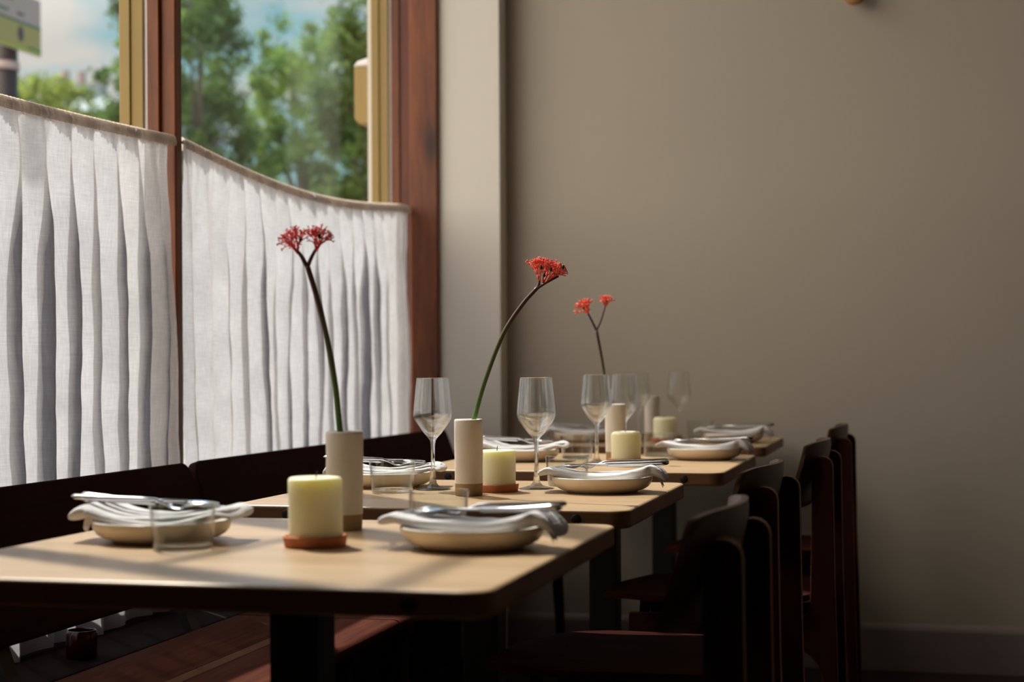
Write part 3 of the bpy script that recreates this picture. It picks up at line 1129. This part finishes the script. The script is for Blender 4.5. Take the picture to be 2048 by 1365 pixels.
from mathutils.bvhtree import BVHTree
BV = []
for o in napk:
    BV.append(BVHTree.FromPolygons([v.co.copy() for v in o.data.vertices], [tuple(p.vertices) for p in o.data.polygons]))
SET = [  # x, y, table index, side, rotation, napkin kind, flipped
    (-1.000, 2.046, 0, 'L', R(184), 1), (-0.565, 2.044, 0, 'R', R(-4), 2),
    (-1.020, 3.060, 1, 'L', R(186), 0), (-0.580, 2.999, 1, 'R', R(3), 0),
    (-0.965, 3.950, 2, 'L', R(183), 1), (-0.531, 4.079, 2, 'R', R(-5), 2),
    (-1.022, 4.985, 3, 'L', R(185), 0), (-0.564, 4.990, 3, 'R', R(4), 2)]
SIDE = {'L': 'bench side (left)', 'R': 'aisle side (right)'}
for (x, y, ti, sd, rz, nk) in SET:
    where = '%s of the %s table' % (SIDE[sd], TN[ti])
    put(P_plate, (x, y, TZ), 'cream stoneware plate on the ' + where, rz)
    n = put(napk[nk], (x, y, TZ), 'folded white linen napkin over the plate on the ' + where, rz, 'folded white napkins', 'napkin')
    ca, sa = math.cos(rz), math.sin(rz)

    def off(dx, dy):
        return (x + dx * ca - dy * sa, y + dx * sa + dy * ca)
    bv = BV[nk]
    for proto, dx, dy, tw, nm in ((P_fork, 0.012, 0.016, 3, 'fork'), (P_knife, 0.010, 0.000, -3, 'knife'), (P_spoon, 0.016, -0.018, -2, 'spoon')):
        def top(t_):
            h = bv.ray_cast(Vector((dx + t_, dy + t_ * math.tan(R(tw)), 0.2)), Vector((0, 0, -1)))
            return h[0].z if h[0] is not None else 0.0
        # rests on the highest fold under its head and under its handle
        l1 = max((top(-0.09 + 0.005 * q), -0.09 + 0.005 * q) for q in range(15))
        l2 = max((top(0.01 + 0.005 * q), 0.01 + 0.005 * q) for q in range(17))
        tilt = math.atan2(l2[0] - l1[0], l2[1] - l1[1])
        z_ = l1[0] - l1[1] * math.tan(tilt) - 0.0012 - (0.0005 if nm == 'fork' else 0.001)
        a = off(dx, dy)
        put(proto, (a[0], a[1], TZ + z_), 'steel %s lying on the napkin on the %s' % (nm, where), rot=(0, -tilt, rz + R(tw)))

for (x, y, lab) in ((-0.924, 1.949, 'short clear tumbler at the front left of the nearest table'),
                    (-0.665, 2.228, 'short clear tumbler behind the right plate of the nearest table'),
                    (-0.954, 2.898, 'short clear tumbler at the left of the second table'),
                    (-0.677, 3.144, 'short clear tumbler behind the right plate of the second table'),
                    (-0.850, 4.065, 'short clear tumbler beside the left plate of the third table'),
                    (-0.664, 4.198, 'short clear tumbler between candle and right plate of the third table'),
                    (-0.688, 5.185, 'short clear tumbler behind the right plate of the farthest table')):
    put(P_tumbler, (x, y, TZ), lab)
for (x, y, lab) in ((-0.905, 2.995, 'stemmed wine glass left of the vase on the second table'),
                    (-0.716, 3.048, 'stemmed wine glass right of the candle on the second table'),
                    (-0.758, 3.853, 'stemmed wine glass left of the candle on the third table'),
                    (-0.736, 4.110, 'stemmed wine glass behind the vase and candle of the third table'),
                    (-0.858, 5.043, 'stemmed wine glass left of the candle on the farthest table'),
                    (-0.747, 5.135, 'stemmed wine glass right of the candle on the farthest table')):
    put(P_wine, (x, y, TZ), lab)

for k, (x, y, h, rnd) in enumerate(((-0.770, 2.018, 0.086, 0.005), (-0.774, 2.970, 0.073, 0.004), (-0.684, 3.832, 0.074, 0.009), (-0.768, 4.975, 0.072, 0.008))):
    put(P_sauc, (x, y, TZ), 'round terracotta saucer under the candle of the %s table' % TN[k], R(40 * k), 'terracotta saucers under the candles', 'saucer')
    c = make_candle(h, k + 1, rnd)
    c.location = (x + 0.0005, y, TZ + 0.0042)
    c.rotation_euler = (0, 0, R(70 * k))
    c['label'] = 'ivory pillar candle, unlit, on the %s table' % TN[k]

VASES = [(-0.808, 2.236), (-0.799, 2.867), (-0.738, 3.990), (-0.835, 5.151)]
for k, (x, y) in enumerate(VASES):
    v = make_vase(k * 3 + 2, (0.141, 0.138, 0.139, 0.138)[k], (0.0268, 0.0262, 0.0250, 0.0240)[k])
    v.location = (x, y, TZ)
    v['label'] = ('slim off-white clay vase behind the candle on the nearest table',
                  'slim white clay vase with tan foot in front of the second table\'s candle',
                  'slim white clay vase behind the candle on the third table',
                  'slim clay vase without a flower on the farthest table')[k]


# ------------------------------------------------------------------ coral flowers
def coral(bm, p, d, ln, rad, depth, spread, rnd, tips=True):
    q = p + d * ln
    mid = p + d * ln * 0.5 + Vector((rnd.uniform(-1, 1), rnd.uniform(-1, 1), rnd.uniform(-1, 1))) * ln * 0.06
    tube(bm, [p, mid, q], [rad, rad * 0.85, rad * 0.78], 6)
    if depth == 0:
        # tiny bud cluster
        for _ in range(3):
            dd = (d + Vector((rnd.uniform(-1, 1), rnd.uniform(-1, 1), rnd.uniform(-0.5, 1))) * 0.9).normalized()
            e_ = q + dd * rnd.uniform(0.0022, 0.0042)
            tube(bm, [q, (q + e_) / 2, e_], [rad * 0.7, rad * 0.8, rad * 1.15], 6)
        return
    n = 3 if rnd.random() < 0.55 else 2
    a0 = rnd.uniform(0, 2 * PI)
    s = d.orthogonal().normalized()
    t_ = d.cross(s)
    for k in range(n):
        a = a0 + 2 * PI * k / n + rnd.uniform(-0.4, 0.4)
        dd = (d + (s * math.cos(a) + t_ * math.sin(a)) * spread * rnd.uniform(0.7, 1.2)).normalized()
        coral(bm, q, dd, ln * rnd.uniform(0.68, 0.85), rad * 0.78, depth - 1, spread, rnd)


def flower(label, base_xy, stem, r0, r1, forks, heads, redmat, seeds, sd):
    """stem: path; forks: branch paths; heads: (start, direction, length, rad, depth, spread)"""
    rnd = random.Random(sd)
    ox, oy = base_xy
    o0 = Vector((ox, oy, TZ))
    t = thing('flower_stem', (ox, oy, TZ), label, 'flower', 'red coral flowers in the bud vases')
    m = stem_material('stem_%d' % sd, stem[0][2] - TZ, stem[-1][2] - TZ)
    P = [Vector(p) - o0 for p in smooth_path(stem, 7)]
    bm = bmesh.new()
    n = len(P)
    tube(bm, P, [r0 + (r1 - r0) * i / (n - 1) for i in range(n)], 12)
    for f in forks:
        Q = [Vector(p) - o0 for p in smooth_path(f[0], 5)]
        tube(bm, Q, [f[1] + (f[2] - f[1]) * i / (len(Q) - 1) for i in range(len(Q))], 10)
    link_mesh('stem', bm, m, t)
    for (st, d, ln, rad, dep, spr, cnt) in heads:
        bm = bmesh.new()
        s0 = Vector(st) - o0
        dv = Vector(d).normalized()
        a_, b_ = dv.orthogonal().normalized(), None
        b_ = dv.cross(a_)
        for k in range(cnt):
            a = 2 * PI * k / cnt + rnd.uniform(-0.3, 0.3)
            dd = (dv + (a_ * math.cos(a) + b_ * math.sin(a)) * spr * (0.9 if k % 2 else 0.35)).normalized()
            coral(bm, s0, dd, ln, rad, dep, spr * 0.62, rnd)
        link_mesh('flower_head', bm, redmat, t)
    for p in seeds:
        bm = bmesh.new()
        bmesh.ops.create_uvsphere(bm, u_segments=12, v_segments=8, radius=0.0034)
        bmesh.ops.scale(bm, verts=bm.verts, vec=(0.8, 0.8, 1.35))
        bmesh.ops.translate(bm, verts=bm.verts, vec=Vector(p) - o0)
        link_mesh('seed_pod', bm, M['pod'], t)
    return t


flower('dark-stemmed red coral flower in the vase on the nearest table', VASES[0],
       [(-0.803, 2.240, 0.763), (-0.806, 2.240, 0.83), (-0.816, 2.242, 0.887), (-0.824, 2.244, 0.954), (-0.836, 2.244, 1.022), (-0.851, 2.240, 1.087), (-0.863, 2.236, 1.129)],
       0.0050, 0.0040,
       [([(-0.863, 2.236, 1.127), (-0.871, 2.234, 1.143), (-0.878, 2.232, 1.152)], 0.0036, 0.0024), ([(-0.863, 2.236, 1.127), (-0.856, 2.237, 1.143), (-0.849, 2.238, 1.155)], 0.0032, 0.0022)],
       [((-0.876, 2.232, 1.147), (-0.25, 0.0, 1), 0.0128, 0.0016, 3, 0.95, 5), ((-0.850, 2.238, 1.150), (0.30, 0.0, 1), 0.0125, 0.0016, 3, 0.95, 5)],
       M['red'], [(-0.842, 2.231, 1.171), (-0.870, 2.228, 1.168)], 11)
flower('red coral flower leaning right from the vase on the second table', VASES[1],
       [(-0.815, 2.870, 0.762), (-0.808, 2.870, 0.82), (-0.790, 2.872, 0.887), (-0.770, 2.877, 0.958), (-0.738, 2.885, 1.041), (-0.705, 2.893, 1.093), (-0.678, 2.900, 1.124)],
       0.0050, 0.0036,
       [([(-0.679, 2.900, 1.122), (-0.675, 2.902, 1.133), (-0.674, 2.903, 1.146)], 0.0030, 0.0018), ([(-0.679, 2.900, 1.123), (-0.664, 2.903, 1.132), (-0.640, 2.908, 1.145)], 0.0030, 0.0016)],
       [((-0.675, 2.902, 1.134), (-0.02, 0.0, 1), 0.0150, 0.0014, 3, 0.45, 4), ((-0.662, 2.904, 1.134), (0.75, 0.1, 0.8), 0.0140, 0.0014, 3, 0.55, 5), ((-0.668, 2.904, 1.132), (0.35, 0.0, 1), 0.0150, 0.0014, 3, 0.5, 5)],
       M['red2'], [(-0.668, 2.888, 1.160), (-0.650, 2.888, 1.156), (-0.628, 2.890, 1.160), (-0.663, 2.890, 1.146)], 23)
flower('small red coral flower with forked stem in the vase on the third table', VASES[2],
       [(-0.752, 3.990, 0.762), (-0.757, 3.990, 0.83), (-0.760, 3.988, 0.887), (-0.766, 3.986, 0.973), (-0.782, 3.980, 1.072)],
       0.0046, 0.0036,
       [([(-0.782, 3.980, 1.070), (-0.792, 3.977, 1.092), (-0.802, 3.974, 1.113)], 0.0032, 0.0024), ([(-0.782, 3.980, 1.070), (-0.771, 3.982, 1.094), (-0.760, 3.984, 1.130)], 0.0026, 0.0020)],
       [((-0.802, 3.974, 1.112), (-0.45, 0, 1), 0.0150, 0.0026, 2, 1.0, 7), ((-0.760, 3.984, 1.129), (0.05, 0, 1), 0.0110, 0.0022, 2, 0.9, 6)],
       M['red2'], [(-0.811, 3.968, 1.125), (-0.757, 3.980, 1.143)], 31)

# ------------------------------------------------------------------ small things in the room
bm = bmesh.new()
lathe(bm, [(0, 0), (0.026, 0), (0.029, 0.004), (0.0295, 0.045), (0.027, 0.053), (0.0262, 0.0535), (0.0262, 0.050), (0.0265, 0.010), (0, 0.008)], 40)
tag(link_mesh('votive_jar', bm, M['jar']), 'small dark red glass jar on the window ledge behind the bench', 'jar').location = (-1.567, 2.86, 0.43)
bm = bmesh.new()
lathe(bm, [(0, 0.0), (0.014, 0.0), (0.014, 0.030), (0.020, 0.036), (0.0335, 0.042), (0.037, 0.050), (0.036, 0.060), (0.028, 0.068), (0, 0.071)], 40)
bmesh.ops.rotate(bm, verts=bm.verts, cent=(0, 0, 0), matrix=Matrix.Rotation(PI / 2, 3, 'X'))
tag(link_mesh('wall_peg', bm, M['peg']), 'round wooden peg high on the back wall, cut by the top edge', 'wall peg').location = (-0.212, 5.44, 2.170)

# ------------------------------------------------------------------ outside
bm = bmesh.new()
box(bm, -60, -1.86, -20, 90, -0.25, -0.15)
tag(link_mesh('pavement', bm, M['asphalt'], smooth=False), kind=S)

# yellow alarm-style box on the facade beyond the window
t = thing('wall_box', (-1.925, 5.60, 1.865), 'ochre yellow box with white top on the facade outside the window', 'box')
bm = bmesh.new()
prism(bm, [(-0.033, 0.0), (-0.015, -0.02), (0.10, -0.02), (0.10, 0.185), (-0.033, 0.185)], 'Y', -0.06, 0.06)
link_mesh('housing', bm, M['yellow'], t, smooth=False, bevel=0.004)
bm = bmesh.new()
prism(bm, [(-0.036, 0.185), (0.10, 0.185), (0.10, 0.215), (0.02, 0.214), (-0.02, 0.203)], 'Y', -0.063, 0.063)
link_mesh('lid', bm, M['white_paint'], t, smooth=False, bevel=0.006)
bmbox('wall_facade', (-1.84, -1.70, 5.46, 6.6, -0.15, 4.2), M['yellow'], kind=S)

# bus stop style sign on a black pole
M['sign_pink'] = principled('sign_grey_pink', (0.42, 0.33, 0.32), 0.5)
M['sign_yellow'] = principled('sign_olive_yellow', (0.36, 0.31, 0.10), 0.5)
M['sign_green'] = principled('sign_green', (0.05, 0.14, 0.08), 0.5)
M['sign_lime'] = principled('sign_lime', (0.36, 0.40, 0.04), 0.5)
M['sign_dark'] = principled('sign_dark_print', (0.07, 0.04, 0.07), 0.5)
t = thing('street_sign', (-5.5, 9.10, -0.15), 'pink and yellow street sign on a black pole outside the left window', 'sign')
bm = bmesh.new()
tube(bm, [(0.0, 0.03, 0.0), (0.0, 0.03, 4.4)], 0.075, 24)
link_mesh('pole', bm, M['pole'], t)
bm = bmesh.new()
lathe(bm, [(0.080, 2.98), (0.086, 2.98), (0.086, 3.03), (0.080, 3.03)], 24, cy=0.03)
link_mesh('collar', bm, M['sign_pink'], t)
zb = 3.10
bm = bmesh.new()
box(bm, 0.09, 0.11, -0.55, 0.26, zb, zb + 0.35)
link_mesh('sign_panel', bm, M['sign_pink'], t, smooth=False)
bm = bmesh.new()
box(bm, 0.11, 0.112, -0.55, 0.26, zb + 0.02, zb + 0.165)
link_mesh('yellow_band', bm, M['sign_yellow'], t, smooth=False)
for (a, b, c_, d_, nm, mm) in ((-0.55, 0.26, zb + 0.165, zb + 0.178, 'green_line', 'sign_green'), (-0.55, 0.26, zb, zb + 0.022, 'lime_edge', 'sign_lime'),
                               (0.10, 0.26, zb + 0.022, zb + 0.036, 'green_edge', 'sign_green'), (-0.45, -0.06, zb + 0.29, zb + 0.303, 'printed_line', 'sign_green'),
                               (-0.5, -0.12, zb + 0.215, zb + 0.228, 'printed_line', 'sign_green'), (-0.02, 0.06, zb + 0.215, zb + 0.228, 'printed_line', 'sign_dark')):
    bm = bmesh.new()
    box(bm, 0.1121, 0.1135, a, b, c_, d_)
    link_mesh(nm, bm, M[mm], t, smooth=False)
bm = bmesh.new()
bmesh.ops.create_circle(bm, cap_ends=True, segments=24, radius=1.0)
bmesh.ops.scale(bm, verts=bm.verts, vec=(0.032, 0.048, 1))
bmesh.ops.rotate(bm, verts=bm.verts, cent=(0, 0, 0), matrix=Matrix.Rotation(PI / 2, 3, 'Y') @ Matrix.Rotation(PI / 2, 3, 'Z'))
bmesh.ops.translate(bm, verts=bm.verts, vec=(0.1145, 0.02, zb + 0.10))
link_mesh('dark_oval', bm, M['sign_dark'], t, smooth=False)


def tree(name, x, y, trunk_top, crown, nblob, lm, label, sd, leaf=0.125, trunk_r=0.13, gz=-0.15, per=70, lean=(0, 0)):
    """crown: list of (cx,cy,cz, rx,ry,rz) relative to the trunk foot"""
    rnd = random.Random(sd)
    t = thing(name, (x, y, gz), label, 'tree', 'trees across the street')
    bm = bmesh.new()
    tp = Vector((lean[0], lean[1], trunk_top))
    trunk = [Vector((0, 0, 0)), Vector((0.03, 0.02, trunk_top * 0.4)), tp * 0.75 + Vector((0.05, 0, 0)), tp]
    tube(bm, smooth_path(trunk, 4), [trunk_r * (1 - 0.035 * i) for i in range(13)], 10)
    for (cx, cy, cz, rx, ry, rz) in crown:
        for _ in range(7):
            e_ = Vector((cx + rnd.uniform(-1, 1) * rx * 0.8, cy + rnd.uniform(-1, 1) * ry * 0.8, cz + rnd.uniform(-0.6, 0.9) * rz))
            s_ = tp * rnd.uniform(0.55, 1.0)
            mid = (s_ + e_) / 2 + Vector((0, 0, rnd.uniform(-0.2, 0.2)))
            tube(bm, smooth_path([s_, mid, e_], 4), [0.055 - 0.0055 * i for i in range(9)], 6)
    link_mesh('trunk', bm, M['bark'], t)
    bm = bmesh.new()
    for (cx, cy, cz, rx, ry, rz) in crown:
        vol = nblob
        for _ in range(vol):
            while True:
                a = Vector((rnd.uniform(-1, 1), rnd.uniform(-1, 1), rnd.uniform(-1, 1)))
                if a.length < 1:
                    break
            c = Vector((cx + a.x * rx, cy + a.y * ry, cz + a.z * rz))
            if noise.noise(c * 1.7 + Vector((sd, 0, 0))) < -0.06:
                continue
            br = rnd.uniform(0.10, 0.26)
            for _k in range(per):
                o_ = Vector((rnd.gauss(0, 1), rnd.gauss(0, 1), rnd.gauss(0, 0.8))) * br * 0.6
                p = c + o_
                n_ = Vector((rnd.uniform(-1, 1), rnd.uniform(-1, 1), rnd.uniform(-0.2, 1))).normalized()
                s1 = n_.orthogonal().normalized()
                s2 = n_.cross(s1)
                an = rnd.uniform(0, 2 * PI)
                u_ = s1 * math.cos(an) + s2 * math.sin(an)
                v_ = n_.cross(u_)
                l_ = leaf * rnd.uniform(0.6, 1.2)
                vs = [bm.verts.new(p + u_ * l_ * 0.5), bm.verts.new(p + v_ * l_ * 0.28), bm.verts.new(p - u_ * l_ * 0.5), bm.verts.new(p - v_ * l_ * 0.28)]
                bm.faces.new(vs)
    link_mesh('foliage', bm, lm, t, smooth=False)
    return t


# view rays: px365..745 cover about (-10.9,23)..(-8.1,23.7) at 25 m, z 3.4..6.6
tree('street_tree', -10.6, 23.0, 4.8, [(-0.35, 0, 5.7, 1.15, 1.2, 1.7), (0.3, 0.2, 3.6, 1.2, 1.1, 1.15)], 170, M['leaf_b'], 'dark green tree just right of the mullion, its branches rising steeply', 5)
tree('street_tree', -11.0, 28.2, 5.2, [(0.15, 0, 6.0, 1.35, 1.3, 1.45), (0, 0, 3.8, 1.7, 1.2, 1.0)], 190, M['leaf_a'], 'bright green tree in the middle of the right-hand window', 9)
tree('street_tree', -7.45, 22.6, 4.5, [(-0.42, 0, 5.35, 0.80, 0.9, 1.25), (0, 0, 3.5, 0.95, 0.9, 1.2)], 170, M['leaf_b'], 'tall green tree with a thin grey trunk beside the yellow box', 14)
tree('street_tree', -15.6, 27.0, 4.6, [(0, 0, 5.55, 1.25, 1.2, 0.85)], 170, M['leaf_c'], 'low yellow-green tree by the street sign, above the left curtain', 21)
tree('street_tree', -13.9, 27.9, 6.4, [(0.55, 0, 8.1, 0.9, 1.0, 1.3), (0.35, 0, 6.1, 0.55, 0.8, 0.5)], 70, M['leaf_b'], 'tree whose thin branch tips reach in left of the mullion', 27)
tree('street_tree', -12.2, 36.0, 4.4, [(-1.5, 0, 4.0, 2.2, 1.2, 1.7), (1.8, 0, 4.0, 2.2, 1.2, 1.7)], 170, M['leaf_a'], 'wide pale green tree low down behind the other trees', 33, leaf=0.13)


def house(x, y, w_, d_, h, label, pots=0, roofm='slate', rz=0.0, wallm='brick'):
    t = thing('house', (x, y, -0.15), label, 'house', 'houses far across the street', rz)
    bmbox('walls', (-w_ / 2, w_ / 2, -d_ / 2, d_ / 2, 0, h), M[wallm], t)
    bm = bmesh.new()
    prism(bm, [(-d_ / 2 - 0.2, h), (d_ / 2 + 0.2, h), (0, h + d_ * 0.16)], 'X', -w_ / 2 - 0.1, w_ / 2 + 0.1)
    link_mesh('roof', bm, M[roofm], t, smooth=False)
    for k in range(3):
        xx = -w_ / 2 + w_ * (k + 0.5) / 3
        f = bmbox('window', (xx - 0.4, xx + 0.4, -d_ / 2 - 0.03, -d_ / 2 + 0.02, h - 1.6, h - 0.5), M['white_paint'], t)
        bmbox('pane', (xx - 0.34, xx + 0.34, -d_ / 2 - 0.04, -d_ / 2 - 0.028, h - 1.54, h - 0.56), M['seal'], f)
    if pots:
        st = bmbox('chimney', (-0.7, 0.7, -0.35, 0.35, h + 0.1, h + d_ * 0.16 + 0.75), M[wallm], t)
        for k in range(pots):
            bm = bmesh.new()
            lathe(bm, [(0.15, 0), (0.12, 0.35), (0.15, 0.42), (0, 0.42)], 14, cx=-0.48 + 0.96 * k / (pots - 1))
            bmesh.ops.translate(bm, verts=bm.verts, vec=(0, 0, h + d_ * 0.16 + 0.75))
            link_mesh('chimney_pot', bm, M['claypot'], st)
    return t


house(-24.5, 44.9, 3.8, 5.6, 8.0, 'far house with chimney pots over the left curtain', 3, 'slate_dark', R(20))
house(-19.4, 38.3, 3.6, 4.2, 7.35, 'grey house with pale roof beside the yellow window frame', 0, 'slate', R(10))

# unseen bars added outside the near bay to cast stripes on the nearest table
bm = bmesh.new()
tube(bm, [(-2.2, 2.80, 2.25), (-2.2, 3.24, 4.08)], 0.038, 12)
tube(bm, [(-2.2, 3.43, 2.45), (-2.2, 3.70, 4.12)], 0.050, 12)
tube(bm, [(-2.2, 3.23, 4.05), (-2.2, 3.69, 4.05)], 0.014, 10)
tube(bm, [(-2.2, 3.07, 3.37), (-2.2, 3.56, 3.50)], 0.012, 10)
tube(bm, [(-2.2, 3.235, 4.05), (-1.83, 3.235, 4.02)], 0.014, 10)
tube(bm, [(-2.2, 3.69, 4.05), (-1.83, 3.69, 4.02)], 0.014, 10)
tag(link_mesh('trim_shade_bars', bm, M['black_metal']), kind=S)
bmbox('wall_upper_facade', (-1.84, -1.80, Y0, 5.46, ZC - 0.18, 4.4), M['yellow'], kind=S)
